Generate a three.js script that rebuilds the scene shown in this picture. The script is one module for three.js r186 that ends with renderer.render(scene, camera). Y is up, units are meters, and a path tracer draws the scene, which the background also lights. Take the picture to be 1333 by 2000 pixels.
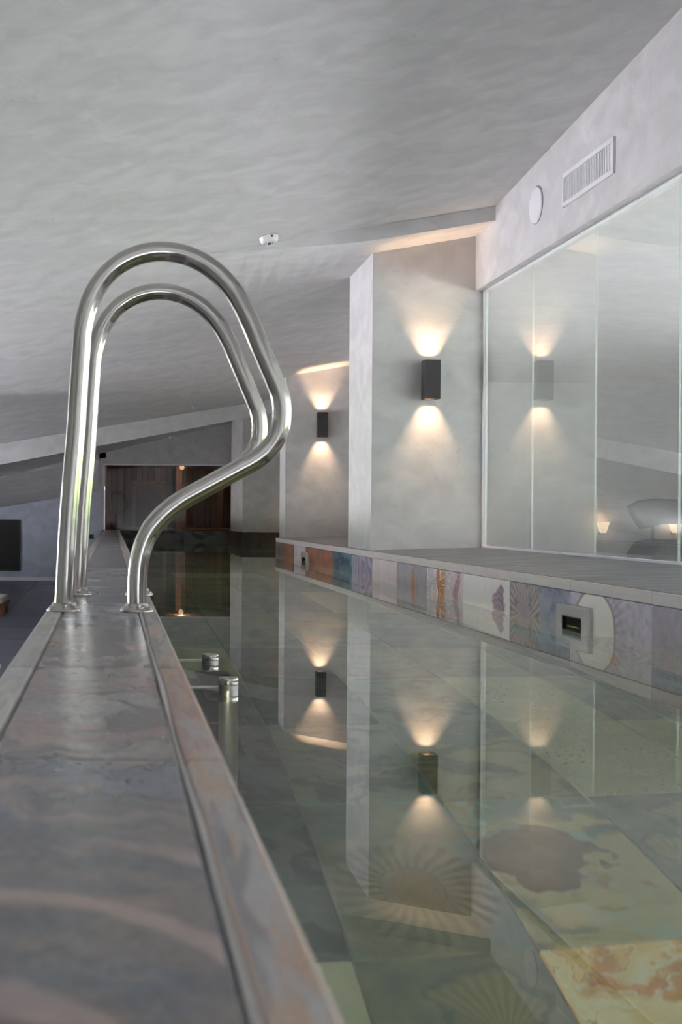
import * as THREE from 'three';
import { mergeGeometries } from 'three/addons/utils/BufferGeometryUtils.js';
import { RoundedBoxGeometry } from 'three/addons/geometries/RoundedBoxGeometry.js';
import { RectAreaLightUniformsLib } from 'three/addons/lights/RectAreaLightUniformsLib.js';

// ------------------------------------------------------------------ camera, sky, exposure
// y = 0 is the top of the pool coping, -z runs along the pool, x to the right.
const FP = 2400, PX = 220, PY = 1005, ROLL = THREE.MathUtils.degToRad(0.4), EYE = 0.21;
const scene = new THREE.Scene();
const camera = new THREE.PerspectiveCamera(2 * THREE.MathUtils.radToDeg(Math.atan(1000 / FP)), 1333 / 2000, 0.05, 200);
camera.position.set(0, EYE, 0);
camera.rotation.z = ROLL;
camera.setViewOffset(1333, 2000, 666.5 - PX, 1000 - PY, 1333, 2000);
camera.focus = 6.5;
camera.userData.fStop = 9;
scene.add(camera);
scene.background = new THREE.Color().setRGB(0.90, 0.925, 1.0);
scene.backgroundIntensity = 6.5;
const sun = new THREE.DirectionalLight(new THREE.Color(1, 0.972, 0.965), 105);   // high behind the far end: it lights the terrace and lawn, not the rooms
sun.name = 'sun'; sun.position.set(0, 30, -20); sun.target.position.set(0, 0, 0); sun.castShadow = true;
Object.assign(sun.shadow.camera, { left: -30, right: 30, top: 30, bottom: -30, far: 90 });
scene.add(sun, sun.target);
RectAreaLightUniformsLib.init();

const renderer = new THREE.WebGLRenderer();
renderer.toneMapping = THREE.LinearToneMapping;
renderer.toneMappingExposure = 1.64;
renderer.shadowMap.enabled = true;

// ------------------------------------------------------------------ helpers
// a pixel of the photograph at a known distance along the pool -> point
function px(x, y, D) {
  const U = x - PX, V = y - PY, c = Math.cos(ROLL), s = Math.sin(ROLL);
  const u = U * c + V * s, v = -U * s + V * c;
  return new THREE.Vector3(u * D / FP, EYE - v * D / FP, -D);
}
let seed = 7;
function rnd() { seed = (seed * 1664525 + 1013904223) >>> 0; return seed / 4294967296; }
const used = {};
function numbered(n) { const k = used[n] = (used[n] ?? -1) + 1; return k ? n + '_' + String(k).padStart(3, '0') : n; }
function shadows(o) { o.traverse((c) => { if (c.isMesh) { c.castShadow = true; c.receiveShadow = true; } }); return o; }
function obj(name, geo, mat, parent = scene) {
  const m = new THREE.Mesh(Array.isArray(geo) ? mergeGeometries(geo.map((g) => (g.index ? g.toNonIndexed() : g))) : geo, mat);
  m.name = parent === scene ? numbered(name) : name;
  m.castShadow = m.receiveShadow = true;
  parent.add(m);
  return m;
}
function struct(name, geo, mat, label) {
  const m = obj(name, geo, mat);
  m.userData = { kind: 'structure', label, category: name.replace(/_.*/, '') };
  return m;
}
function thing(name, label, category, at = [0, 0, 0], group) {
  const g = new THREE.Group();
  g.name = numbered(name);
  g.position.set(...at);
  g.userData = { label, category };
  if (group) g.userData.group = group;
  scene.add(g);
  return g;
}
// axis-aligned box from ranges
function box(x0, x1, y0, y1, z0, z1) {
  return new THREE.BoxGeometry(Math.abs(x1 - x0), Math.abs(y1 - y0), Math.abs(z1 - z0)).translate((x0 + x1) / 2, (y0 + y1) / 2, (z0 + z1) / 2);
}
// texture coordinates in metres, by the way each face points
function metric(g, s = 1) {
  const h = g.index ? g.toNonIndexed() : g, p = h.attributes.position, uv = new Float32Array(p.count * 2);
  const a = new THREE.Vector3(), b = new THREE.Vector3(), c = new THREE.Vector3(), n = new THREE.Vector3();
  for (let i = 0; i < p.count; i += 3) {
    a.fromBufferAttribute(p, i); b.fromBufferAttribute(p, i + 1); c.fromBufferAttribute(p, i + 2);
    n.crossVectors(b.clone().sub(a), c.clone().sub(a));
    const ax = Math.abs(n.x), ay = Math.abs(n.y), az = Math.abs(n.z);
    [a, b, c].forEach((q, k) => {
      const [u, v] = ay >= ax && ay >= az ? [q.x, q.z] : ax >= az ? [q.z, q.y] : [q.x, q.y];
      uv[(i + k) * 2] = u / s; uv[(i + k) * 2 + 1] = v / s;
    });
  }
  h.setAttribute('uv', new THREE.BufferAttribute(uv, 2));
  return h;
}
// box with chamfered edges, each face carrying uv 0..1
function chamfer(w, h, d, r) {
  const P = [], U = [], S = [w / 2, h / 2, d / 2];
  const pt = (x, y, z, inset) => { const s = [x, y, z], o = []; for (let k = 0; k < 3; k++) o.push(s[k] * (S[k] - (k === inset ? 0 : r))); return o; };
  const push = (q, out) => {
    const a = new THREE.Vector3(...q[0]), b = new THREE.Vector3(...q[1]), c = new THREE.Vector3(...q[2]);
    const n = b.clone().sub(a).cross(c.clone().sub(a));
    if (n.dot(out) < 0) q = q.slice().reverse();
    const ax = [Math.abs(out.x), Math.abs(out.y), Math.abs(out.z)], k = ax.indexOf(Math.max(...ax));
    const put = (v) => { P.push(...v); U.push(...(k === 1 ? [v[0] / w + 0.5, 0.5 - v[2] / d] : k === 0 ? [0.5 - v[2] / d, v[1] / h + 0.5] : [v[0] / w + 0.5, v[1] / h + 0.5])); };
    for (let i = 2; i < q.length; i++) { put(q[0]); put(q[i - 1]); put(q[i]); }
  };
  const pm = [-1, 1];
  for (let k = 0; k < 3; k++) for (const s of pm) {
    const i = (k + 1) % 3, j = (k + 2) % 3, o = [0, 0, 0]; o[k] = s;
    const q = [[-1, -1], [1, -1], [1, 1], [-1, 1]].map(([a, b]) => { const v = [0, 0, 0]; v[k] = s; v[i] = a; v[j] = b; return pt(...v, k); });
    push(q, new THREE.Vector3(...o));
  }
  for (let k = 0; k < 3; k++) for (const a of pm) for (const b of pm) {
    const i = (k + 1) % 3, j = (k + 2) % 3;
    const v = (e) => { const t = [0, 0, 0]; t[k] = e; t[i] = a; t[j] = b; return t; };
    const o = new THREE.Vector3(); o.setComponent(i, a * 1.001); o.setComponent(j, b);
    push([pt(...v(-1), i), pt(...v(1), i), pt(...v(1), j), pt(...v(-1), j)], o);
  }
  for (const a of pm) for (const b of pm) for (const c of pm) push([pt(a, b, c, 0), pt(a, b, c, 1), pt(a, b, c, 2)], new THREE.Vector3(a, b * 1.01, c));
  const g = new THREE.BufferGeometry();
  g.setAttribute('position', new THREE.Float32BufferAttribute(P, 3));
  g.setAttribute('uv', new THREE.Float32BufferAttribute(U, 2));
  g.computeVertexNormals();
  return g;
}
function lathe(points, seg = 32) { return new THREE.LatheGeometry(points.map(([x, y]) => new THREE.Vector2(x, y)), seg); }
function tube(points, r, seg = 120, rad = 24, tension) {
  return new THREE.TubeGeometry(new THREE.CatmullRomCurve3(points, false, 'centripetal', tension), seg, r, rad, false);
}
// a solid slab: lower face y = f(x, D) on a grid of x and D lists, thickness t upward
function slab(xs, ds, f, t) {
  const P = [], q = (a, b, c, d) => P.push(...a, ...b, ...c, ...a, ...c, ...d);
  const lo = (i, j) => [xs[i], f(xs[i], ds[j]), -ds[j]], hi = (i, j) => [xs[i], f(xs[i], ds[j]) + t, -ds[j]];
  const I = xs.length - 1, J = ds.length - 1;
  for (let i = 0; i < I; i++) for (let j = 0; j < J; j++) {
    q(lo(i, j), lo(i, j + 1), lo(i + 1, j + 1), lo(i + 1, j));
    q(hi(i, j), hi(i + 1, j), hi(i + 1, j + 1), hi(i, j + 1));
  }
  for (let i = 0; i < I; i++) { q(lo(i, 0), lo(i + 1, 0), hi(i + 1, 0), hi(i, 0)); q(lo(i + 1, J), lo(i, J), hi(i, J), hi(i + 1, J)); }
  for (let j = 0; j < J; j++) { q(lo(0, j + 1), lo(0, j), hi(0, j), hi(0, j + 1)); q(lo(I, j), lo(I, j + 1), hi(I, j + 1), hi(I, j)); }
  const g = new THREE.BufferGeometry();
  g.setAttribute('position', new THREE.Float32BufferAttribute(P, 3));
  // face outwards
  const a = g.attributes.position, va = new THREE.Vector3(), vb = new THREE.Vector3(), vc = new THREE.Vector3();
  let vol = 0;
  for (let i = 0; i < a.count; i += 3) { va.fromBufferAttribute(a, i); vb.fromBufferAttribute(a, i + 1); vc.fromBufferAttribute(a, i + 2); vol += va.dot(vb.clone().cross(vc)); }
  if (vol < 0) for (let i = 0; i < a.count; i += 3) for (let k = 0; k < 3; k++) { const t2 = a.getComponent(i + 1, k); a.setComponent(i + 1, k, a.getComponent(i + 2, k)); a.setComponent(i + 2, k, t2); }
  g.computeVertexNormals();
  return metric(g);
}
// an upright sheet of thickness t: outline (and holes) in (D, y) standing at x, or in (x, y) standing at D
function upright(outline, holes, t, at, acrossX) {
  const sh = new THREE.Shape(outline.map(([a, b]) => new THREE.Vector2(a, b)));
  for (const h of holes) sh.holes.push(new THREE.Path([[h[0], h[2]], [h[1], h[2]], [h[1], h[3]], [h[0], h[3]]].map(([a, b]) => new THREE.Vector2(a, b))));
  let g = new THREE.ExtrudeGeometry(sh, { depth: t, bevelEnabled: false });
  if (acrossX) g.translate(0, 0, -at - t); else g.rotateY(Math.PI / 2).translate(at, 0, 0);
  return metric(g);
}

// ------------------------------------------------------------------ noise and textures
function hash(x, y, s) { let h = (x * 374761393 + y * 668265263 + s * 974634777) | 0; h = Math.imul(h ^ (h >>> 13), 1274126177); return ((h ^ (h >>> 16)) >>> 0) / 4294967296; }
function vnoise(x, y, s = 0, w = 0, v = 0) {
  const xi = Math.floor(x), yi = Math.floor(y), fx = x - xi, fy = y - yi, a = fx * fx * (3 - 2 * fx), b = fy * fy * (3 - 2 * fy);
  const wr = (n, m) => (m ? ((n % m) + m) % m : n), x0 = wr(xi, w), x1 = wr(xi + 1, w), y0 = wr(yi, v), y1 = wr(yi + 1, v);
  return (hash(x0, y0, s) * (1 - a) + hash(x1, y0, s) * a) * (1 - b) + (hash(x0, y1, s) * (1 - a) + hash(x1, y1, s) * a) * b;
}
function fbm(x, y, o = 4, s = 0, w = 0, v = 0) {
  let t = 0, a = 0.5, n = 0;
  for (let k = 0; k < o; k++) { t += a * vnoise(x, y, s + k * 17, w, v); n += a; a *= 0.5; x *= 2; y *= 2; w *= 2; v *= 2; }
  return t / n;
}
const mixc = (a, b, t) => [a[0] + (b[0] - a[0]) * t, a[1] + (b[1] - a[1]) * t, a[2] + (b[2] - a[2]) * t];
const sm = (a, b, x) => { const t = Math.min(1, Math.max(0, (x - a) / (b - a))); return t * t * (3 - 2 * t); };
const rgb = (r, g, b) => [r, g, b];
// fn(u, v) -> sRGB 0..255
function texture(w, h, fn, color = true, repeat = 0) {
  const d = new Uint8Array(w * h * 4);
  for (let j = 0; j < h; j++) for (let i = 0; i < w; i++) {
    const c = fn((i + 0.5) / w, (j + 0.5) / h), k = (j * w + i) * 4;
    if (typeof c === 'number') d[k] = d[k + 1] = d[k + 2] = Math.max(0, Math.min(255, c));
    else { d[k] = Math.max(0, Math.min(255, c[0])); d[k + 1] = Math.max(0, Math.min(255, c[1])); d[k + 2] = Math.max(0, Math.min(255, c[2])); }
    d[k + 3] = 255;
  }
  const t = new THREE.DataTexture(d, w, h, THREE.RGBAFormat);
  t.magFilter = THREE.LinearFilter; t.minFilter = THREE.LinearFilter;
  t.wrapS = t.wrapT = THREE.RepeatWrapping;
  if (color) t.colorSpace = THREE.SRGBColorSpace;
  if (repeat) t.repeat.set(1 / repeat, 1 / repeat);
  t.needsUpdate = true;
  return t;
}
const std = (o) => new THREE.MeshStandardMaterial(o), phys = (o) => new THREE.MeshPhysicalMaterial(o);

// trowelled mineral plaster, one pattern of 4 m
function plasterHeight(u, v) {
  const N = 6, wx = fbm(u * N, v * N, 3, 5, N, N) - 0.5, wy = fbm(u * N, v * N, 3, 9, N, N) - 0.5;
  const a = fbm(u * 13 + wx * 2.6, v * 17 + wy * 2.6, 5, 21, 13, 17), b = fbm(u * 4 + wy * 0.8, v * 5 + wx * 0.8, 4, 44, 4, 5);
  const r = 1 - Math.abs(fbm(u * 11 + wx * 2, v * 16 + wy * 2, 3, 71, 11, 16) - 0.5) * 2, k = fbm(u * 9, v * 9, 3, 91, 9, 9);
  return [a, b, sm(0.95, 1.0, r) * sm(0.63, 0.7, k)];
}
const PL = 1024, plField = [];
for (let j = 0; j < PL; j++) for (let i = 0; i < PL; i++) plField.push(plasterHeight((i + 0.5) / PL, (j + 0.5) / PL));
const plAt = (u, v) => plField[Math.floor(v * PL) * PL + Math.floor(u * PL)];
const plasterTone = (base) => texture(PL, PL, (u, v) => { const [a, b, c] = plAt(u, v), t = base + (a - 0.5) * 28 + (b - 0.5) * 9 - c * 8; return rgb(t - 0.5, t - 0.5, t); }, true, 1.45);
const plasterMap = plasterTone(190), lightenedPlasterMap = plasterTone(218);
const plasterBump = texture(PL, PL, (u, v) => { const [a, b, c] = plAt(u, v); return 128 + (a - 0.5) * 150 + (b - 0.5) * 60 - c * 40; }, false, 1.45);
const plaster = std({ map: plasterMap, bumpMap: plasterBump, bumpScale: 0.0014, roughness: 0.8 });
const lightenedPlaster = std({ map: lightenedPlasterMap, bumpMap: plasterBump, bumpScale: 0.0016, roughness: 0.85 });  // ceiling copy of the plaster, lightened to stand in for missing bounce light

// slate ranges for the stone-print tiles
const SL = { grey: [112, 112, 116], dark: [74, 74, 80], blue: [92, 102, 116], brown: [126, 112, 106], pink: [140, 118, 114], pale: [148, 145, 143], tan: [158, 138, 122], rust: [150, 96, 70], violet: [122, 112, 128], green: [120, 128, 116] };
function slate(s, tones, ax = 2, ay = 14) {
  return (u, v) => {
    const w = fbm(u * 3, v * 5, 3, s + 3) - 0.5, n = fbm(u * ax + w, v * ay + w * 5, 5, s), m = fbm(u * 2.3 + w * 2, v * 4.5, 3, s + 50), f = fbm(u * 40, v * 90, 2, s + 80) - 0.5;
    let c = mixc(tones[0], tones[1], sm(0.34, 0.66, n));
    c = mixc(c, tones[2], sm(0.52, 0.72, m) * 0.75);
    const k = 1 + f * 0.16 + (n - 0.5) * 0.12;
    return rgb(c[0] * k, c[1] * k, c[2] * k);
  };
}
const copingFns = [
  slate(11, [[122, 122, 126], [76, 77, 82], [90, 98, 112]], 0.8, 13), slate(23, [[118, 114, 112], [72, 68, 70], [126, 106, 102]], 0.9, 12), slate(35, [[84, 92, 106], [118, 118, 122], [136, 136, 138]], 0.8, 11),
  slate(47, [[116, 106, 102], [74, 72, 76], [134, 108, 106]], 0.9, 13), slate(59, [[116, 116, 120], [84, 80, 92], [70, 72, 82]], 0.9, 12),
];
const arcs = (u, v) => {                       // fossil print: pale curved bands over dark slate
  const c = slate(71, [[84, 84, 88], [98, 92, 90], [80, 88, 100]], 1.2, 18)(u, v), w = (fbm(u * 2.5, v * 7, 3, 73) - 0.5) * 0.1;
  const r = Math.hypot((u - 0.25) * 0.3, (v + 0.1) * 0.634) + w * 0.35, b = sm(0.8, 1, Math.sin(r * 46 - 0.6) * 0.5 + 0.5) * sm(0.62, 0.5, v);
  return mixc(mixc(c, [128, 108, 92], sm(0.6, 0.75, fbm(u * 1.4, v * 14, 3, 79)) * 0.5), [150, 130, 124], b * 0.62);
};
const tilesMat = (fn, w, h, o = {}) => {
  const t = texture(w, h, fn), b = texture(w, h, (u, v) => { const c = fn(u, v); return 128 + ((c[0] + c[1] + c[2]) / 3 - 118) * 1.1; }, false);
  return std({ map: t, bumpMap: b, bumpScale: 0.0008, roughness: 0.5, ...o });
};
const copingMats = [...copingFns, arcs].map((f) => tilesMat((u, v) => f(u, v).map((c) => c * 1.12), 128, 512, { roughness: 0.27 }));
const stripFns = [slate(101, [SL.tan, SL.pale, SL.grey], 3, 10), slate(113, [SL.pale, SL.grey, SL.pink], 3, 9), slate(127, [SL.grey, SL.pale, SL.tan], 3, 8), slate(139, [SL.tan, SL.pink, SL.pale], 3, 9)];
const stripMats = stripFns.map((f) => tilesMat((u, v) => f(u, v).map((c) => c * 1.1), 48, 384, { bumpScale: 0.0006 }));
const outerMats = [slate(141, [[178, 175, 171], [156, 154, 152], [168, 156, 146]], 3, 9), slate(145, [[168, 166, 164], [184, 180, 174], [150, 150, 152]], 3, 8)].map((f) => tilesMat(f, 48, 384, { bumpScale: 0.0006, roughness: 0.4 }));
const lipMats = [slate(151, [[176, 172, 170], [184, 160, 142], [150, 156, 166]], 12, 1.2), slate(163, [[186, 180, 176], [176, 150, 140], [170, 168, 168]], 14, 1.2), slate(177, [[174, 170, 168], [190, 176, 156], [146, 152, 164]], 10, 1.2)].map((f) => tilesMat((u, v) => f(u, v).map((c) => 255 - (255 - c) * 0.52), 384, 48, { bumpScale: 0.0005 }));

// prints on the waterline tiles: u runs from far (0) to near (1) along the pool, v up
const ribs = (x, y, n, twist) => { const r = Math.hypot(x, y), a = Math.atan2(y, x); return 0.5 + 0.5 * Math.sin(a * n + r * twist); };
const face = {};
face.speckle = (u, v) => { const n = fbm(u * 30, v * 15, 4, 201), m = fbm(u * 4, v * 2, 3, 205); return mixc([132, 126, 138], [172, 166, 174], n * 0.7 + m * 0.4 - 0.1); };
face.shell = (u, v) => {
  let c = mixc([150, 146, 158], [196, 190, 198], fbm(u * 36, v * 18, 4, 211));
  const x = (u - 0.68) * 0.634, y = (v - 0.62) * 0.3, w = (fbm(u * 5, v * 3, 3, 213) - 0.5) * 0.03, r = Math.hypot(x * 0.78, y) + w * 0.5;
  if (u < 0.5) c = mixc(c, [128, 122, 130], ribs(x, y, 46, 20) * 0.5 * sm(0.08, 0.4, u) * sm(0.36, 0.14, Math.abs(x)));
  c = mixc(c, [120, 112, 120], sm(0.012, 0, Math.abs(r - 0.133)) * 0.7);
  return mixc(c, mixc([206, 200, 194], [226, 222, 214], fbm(u * 20, v * 10, 4, 215)), sm(0.134, 0.126, r));
};
face.ammonite = (u, v) => {
  let c = mixc([112, 120, 138], [158, 162, 172], fbm(u * 9, v * 5, 4, 221));
  const x = (u - 0.74) * 0.634, y = (v - 0.55) * 0.3, r = Math.hypot(x, y);
  const p = ribs(x, y, 34, 30), k = sm(0.2, 0.17, r) * sm(0.02, 0.05, r);
  c = mixc(c, mixc([132, 124, 128], [176, 166, 160], p), k * 0.95);
  return mixc(c, [92, 96, 112], sm(0.6, 0.75, fbm(u * 16, v * 8, 3, 227)) * 0.5);
};
face.fern = (u, v) => {
  let c = mixc([204, 200, 200], [226, 222, 220], fbm(u * 14, v * 7, 4, 231));
  const x = (u - 0.22) * 0.634, y = (v - 0.52) * 0.3, w = fbm(u * 12, v * 8, 3, 233) - 0.5, r = Math.hypot(x / 0.1, y / 0.125) + w * 0.7;
  const p = 0.5 + 0.5 * Math.sin(y * 260 + x * 60 * Math.sign(x) + w * 9);
  return mixc(c, mixc([104, 100, 120], [172, 142, 150], p * 0.6 + sm(-0.06, 0.08, x) * 0.4), sm(1.02, 0.8, r) * 0.85);
};
face.agate = (u, v) => {
  const wx = fbm(u * 4, v * 3, 4, 241) - 0.5, wy = fbm(u * 4 + 7, v * 3, 4, 242) - 0.5, w = fbm(u * 3 + wx * 1.6, v * 2.2 + wy * 1.6, 4, 243), t = (w * 7) % 1;
  let c = mixc([204, 192, 194], [176, 176, 190], fbm(u * 5, v * 3, 3, 244));
  c = mixc(c, [168, 112, 78], sm(0.16, 0.08, Math.abs(u - 0.6 + wx * 0.3)) * 0.95);
  c = mixc(c, [150, 104, 112], sm(0.1, 0.04, Math.abs(u - 0.14 + wy * 0.2)) * 0.7);
  c = mixc(c, [236, 222, 206], sm(0.12, 0, Math.abs(t - 0.5)) * 0.9);
  return mixc(c, [140, 74, 60], sm(0.06, 0, Math.abs(t - 0.25)) * 0.7);
};
face.leaf = (u, v) => {
  let c = mixc([142, 140, 146], [176, 174, 178], fbm(u * 7, v * 5, 4, 251));
  const x = (u - 0.42) * 0.634, y = (v - 0.55) * 0.3, w = 0.055 * Math.sqrt(Math.max(0, 1 - Math.abs(y) / 0.12));
  c = mixc(c, mixc([150, 104, 78], [186, 140, 106], fbm(u * 22, v * 8, 3, 255)), sm(w + 0.006, w - 0.012, Math.abs(x)) * (Math.abs(y) < 0.12 ? 0.9 : 0));
  return mixc(c, [110, 106, 112], sm(0.012, 0, Math.abs(x - y * 0.6 + 0.12 + (fbm(v * 5, u * 2, 3, 257) - 0.5) * 0.08)) * 0.5);
};
face.pale = (u, v) => mixc([196, 184, 186], [218, 208, 208], fbm(u * 8, v * 4, 4, 261));
face.rings = (u, v) => { const x = (u - 0.35) * 0.634, y = (v - 0.55) * 0.3, w = fbm(u * 4, v * 3, 3, 271), r = Math.hypot(x, y * 1.2) * 90 + w * 14; return mixc(mixc([134, 126, 146], [176, 168, 182], 0.5 + 0.5 * Math.sin(r)), [138, 152, 168], sm(0.7, 1, u)); };
face.teal = (u, v) => mixc(mixc([72, 104, 122], [116, 142, 152], fbm(u * 16, v * 3, 4, 281)), [64, 76, 98], sm(0.5, 0.7, fbm(u * 4, v * 5, 3, 285)));
face.rust = (u, v) => mixc(mixc([142, 88, 66], [178, 128, 96], fbm(u * 18, v * 2.5, 4, 291)), [118, 106, 112], sm(0.5, 0.68, fbm(u * 4, v * 3, 3, 295)));
face.dusk = (u, v) => mixc(mixc([96, 92, 100], [134, 116, 110], fbm(u * 12, v * 4, 4, 301)), [74, 78, 90], sm(0.55, 0.7, fbm(u * 5, v * 4, 3, 305)));
const FM = {}, crisp = (f) => (u, v) => f(u, v).map((c) => 150 + (c - 150) * 1.3 + 26);
for (const k in face) FM[k] = tilesMat(crisp(face[k]), 384, 192, { roughness: 0.3, bumpScale: 0.0008 });

// prints on the pool floor tiles: v runs from near (0) to far (1)
const bed = {};
bed.slab = (u, v) => mixc([176, 178, 160], [198, 198, 178], fbm(u * 5, v * 10, 4, 401));
bed.ammonite = (u, v) => {
  const f = fbm(u * 7, v * 13, 4, 415), g2 = fbm(u * 3, v * 5, 3, 417), x = (u - 0.5) * 0.327, y = (v - 0.36) * 0.5;
  let c = mixc([92, 100, 98], [152, 148, 126], fbm(u * 5, v * 9, 5, 411));
  const w = (fbm(u * 4, v * 7, 4, 413) - 0.5) * 0.05, r = Math.hypot(x, y) + w, a = Math.atan2(y, x), R = 0.16, q = r / R;
  const p = 0.5 + 0.5 * Math.sin(a * 27 + q * q * 5 + f * 5), k = sm(1.02, 0.9, q), ring = sm(0.36, 0.5, q) * k;
  c = mixc(c, mixc([84, 88, 80], [156, 148, 118], sm(0.15, 0.75, p) * (0.35 + f * 0.8)), ring * (0.35 + 0.5 * sm(0.35, 0.6, g2)));
  const t = Math.log(Math.max(q, 0.03)) / 0.55 - a / 6.2832, ph = t - Math.floor(t);
  c = mixc(c, [90, 82, 66], sm(0.1, 0, Math.min(ph, 1 - ph)) * sm(0.5, 0.4, q) * 0.6);
  c = mixc(c, [138, 112, 84], sm(0.42, 0.3, q) * 0.35);
  return mixc(c, [112, 128, 134], sm(0.5, 0.66, g2) * 0.65 * (1 - ring * 0.6));
};
bed.shells = (u, v) => {
  let c = mixc([96, 104, 106], [142, 142, 126], fbm(u * 6, v * 11, 5, 421));
  for (const [cx, cy, R, n] of [[0.62, 0.78, 0.085, 24], [0.2, 0.56, 0.06, 16], [0.72, 0.36, 0.07, 20], [0.3, 0.15, 0.06, 18]]) {
    const x = (u - cx) * 0.327, y = (v - cy) * 0.634, w = (fbm(u * 7, v * 13, 4, 425) - 0.5) * 0.09, r = Math.hypot(x, y * 0.9) + w, p = 0.5 + 0.5 * Math.sin(Math.atan2(y + R, x) * n * 1.6 + w * 50);
    c = mixc(c, mixc([128, 124, 94], [162, 152, 116], p * 0.7), sm(R, R - 0.035, r) * 0.7);
    c = mixc(c, [80, 88, 90], sm(0.014, 0, Math.abs(r - R)) * 0.4);
  }
  return c;
};
bed.agate = (u, v) => {
  const wx = fbm(u * 3, v * 6, 5, 431) - 0.5, wy = fbm(u * 3 + 5, v * 6 + 3, 5, 432) - 0.5, q = fbm(u * 2.2 + wx * 1.8, v * 4 + wy * 1.8, 5, 433), t = (q * 6) % 1;
  let c = mixc([244, 204, 128], [252, 238, 202], sm(0.3, 0.62, q + wx * 0.5));
  c = mixc(c, [214, 152, 76], sm(0.56, 0.7, fbm(u * 3 + wy, v * 6 + wx, 4, 437)));
  c = mixc(c, [252, 242, 218], sm(0.16, 0, Math.abs(t - 0.5)) * 0.9);
  return mixc(c, [176, 112, 56], sm(0.07, 0, Math.abs(t - 0.24)) * 0.6);
};
bed.blot = (u, v) => {
  const wx = fbm(u * 3, v * 5, 4, 441) - 0.5, wy = fbm(u * 3 + 4, v * 5, 4, 442) - 0.5, b = fbm(u * 1.2 + wx, v * 7 + wy * 3, 4, 443);
  let c = mixc([112, 126, 112], [172, 162, 118], sm(0.35, 0.62, b));
  c = mixc(c, [150, 170, 158], sm(0.6, 0.72, fbm(u * 2 + wx * 2, v * 6, 4, 444)) * 0.8);
  c = mixc(c, [164, 126, 66], sm(0.03, 0, Math.abs(b - 0.5 + wx * 0.1)) * 0.6);
  const w = fbm(u * 3.5, v * 6, 5, 445) - 0.5, r = Math.hypot((u - 0.36) / 0.34, (v - 0.55) / 0.2) + w * 1.9;
  return mixc(c, mixc([86, 64, 30], [116, 90, 46], fbm(u * 16, v * 26, 4, 447)), sm(1.0, 0.9, r));
};
bed.speck = (u, v) => { const n = vnoise(u * 70, v * 136, 451), m = fbm(u * 6, v * 12, 4, 453); return mixc(mixc([150, 154, 124], [184, 184, 148], m), [86, 84, 62], sm(0.78, 0.9, n * (0.7 + m * 0.5)) * 0.8); };
const mottled = (s, a, b, c, d) => (u, v) => {
  const wx = fbm(u * 3, v * 6, 4, s) - 0.5, wy = fbm(u * 3 + 8, v * 6, 4, s + 1) - 0.5, n = fbm(u * 4 + wx * 2, v * 8 + wy * 3, 5, s + 2), m = fbm(u * 2 + wy * 2, v * 5 + wx * 2, 4, s + 3);
  return mixc(mixc(mixc(a, b, sm(0.35, 0.62, n)), c, sm(0.52, 0.66, m) * 0.8), d, sm(0.04, 0, Math.abs(n - 0.52)) * 0.5);
};
bed.slateA = mottled(461, [78, 92, 92], [120, 126, 114], [104, 132, 126], [140, 136, 104]);
bed.slateB = mottled(473, [104, 108, 92], [148, 140, 108], [104, 118, 116], [166, 142, 90]);
bed.dark = mottled(485, [58, 68, 72], [88, 96, 96], [72, 94, 96], [100, 104, 90]);
const BM = {};
for (const k in bed) BM[k] = std({ map: texture(256, 496, bed[k]), roughness: 0.55 });

const grout = std({ color: 0x55524f, roughness: 0.9 }), groutPale = std({ color: 0xb9b6b2, roughness: 0.6 });
const slateTopMap = texture(512, 512, (u, v) => { const w = fbm(u * 6, v * 6, 3, 501, 6, 6), n = fbm(u * 7 + w * 1.2, v * 42 + w * 4, 4, 503, 7, 42), t = 94 + (n - 0.5) * 130 + (w - 0.5) * 24; return rgb(t, t, t + 2); }, true, 1.1);
const slateTopBump = texture(512, 512, (u, v) => { const w = fbm(u * 6, v * 6, 3, 501, 6, 6), n = fbm(u * 7 + w * 1.2, v * 42 + w * 4, 4, 503, 7, 42); return n * 255; }, false, 1.1);
const ledgeTop = std({ map: slateTopMap, bumpMap: slateTopBump, bumpScale: 0.011, roughness: 0.3 });
const steel = std({ color: 0xc3bfb9, metalness: 1, roughness: 0.1 });
const plateSteel = std({ color: 0xc9c8c5, metalness: 0.75, roughness: 0.32 });
const brushed = std({ color: 0xb4b3b0, metalness: 1, roughness: 0.3 });
const darkMetal = std({ color: 0x3a383b, metalness: 0.3, roughness: 0.55 });
const white = std({ color: 0xdcdce0, roughness: 0.5 }), plastic = std({ color: 0xe6e6e8, roughness: 0.35 });
const black = std({ color: 0x15161a, roughness: 0.35 }), voidMat = std({ color: 0x0a0b0a, roughness: 0.9 });

// ------------------------------------------------------------------ levels and plan
const WATER = -0.156, BED = -1.336, LOW = -0.886;             // water, pool floor, lower room floor
const CL = -0.1445, GL = -0.105, GR = 0.059, CR = 0.099;       // coping: outer edge, joints, pool edge
const LX = 1.554, GX = 2.293, BX = 2.23, RX = 2.5;             // ledge face, glass line, bulkhead face, right wall
const END = 17.1, LEDGE_END = 11.68, STEP = 13.1, SAUNA = 17.3, FAR = 20.2, WL = -4.5, BACK = -3.2;
const TL = 0.634, T0 = 3.531;                                  // length of a tile, a joint's distance
const A = (x, D) => 2.2453 + 0.1701 * x - 0.08287 * D;         // sloping ceiling
const pa = px(190, 871.7, STEP), pb = px(367.8, 838, STEP), pc = px(190, 887, 17.2), pd = px(452.5, 825.8, 17.2);
const lineAt = (p, q, x) => p.y + (q.y - p.y) * (x - p.x) / (q.x - p.x);
const C = (x, D) => { const k = (D - STEP) / (17.2 - STEP); return lineAt(pa, pb, x) * (1 - k) + lineAt(pc, pd, x) * k; };
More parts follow.
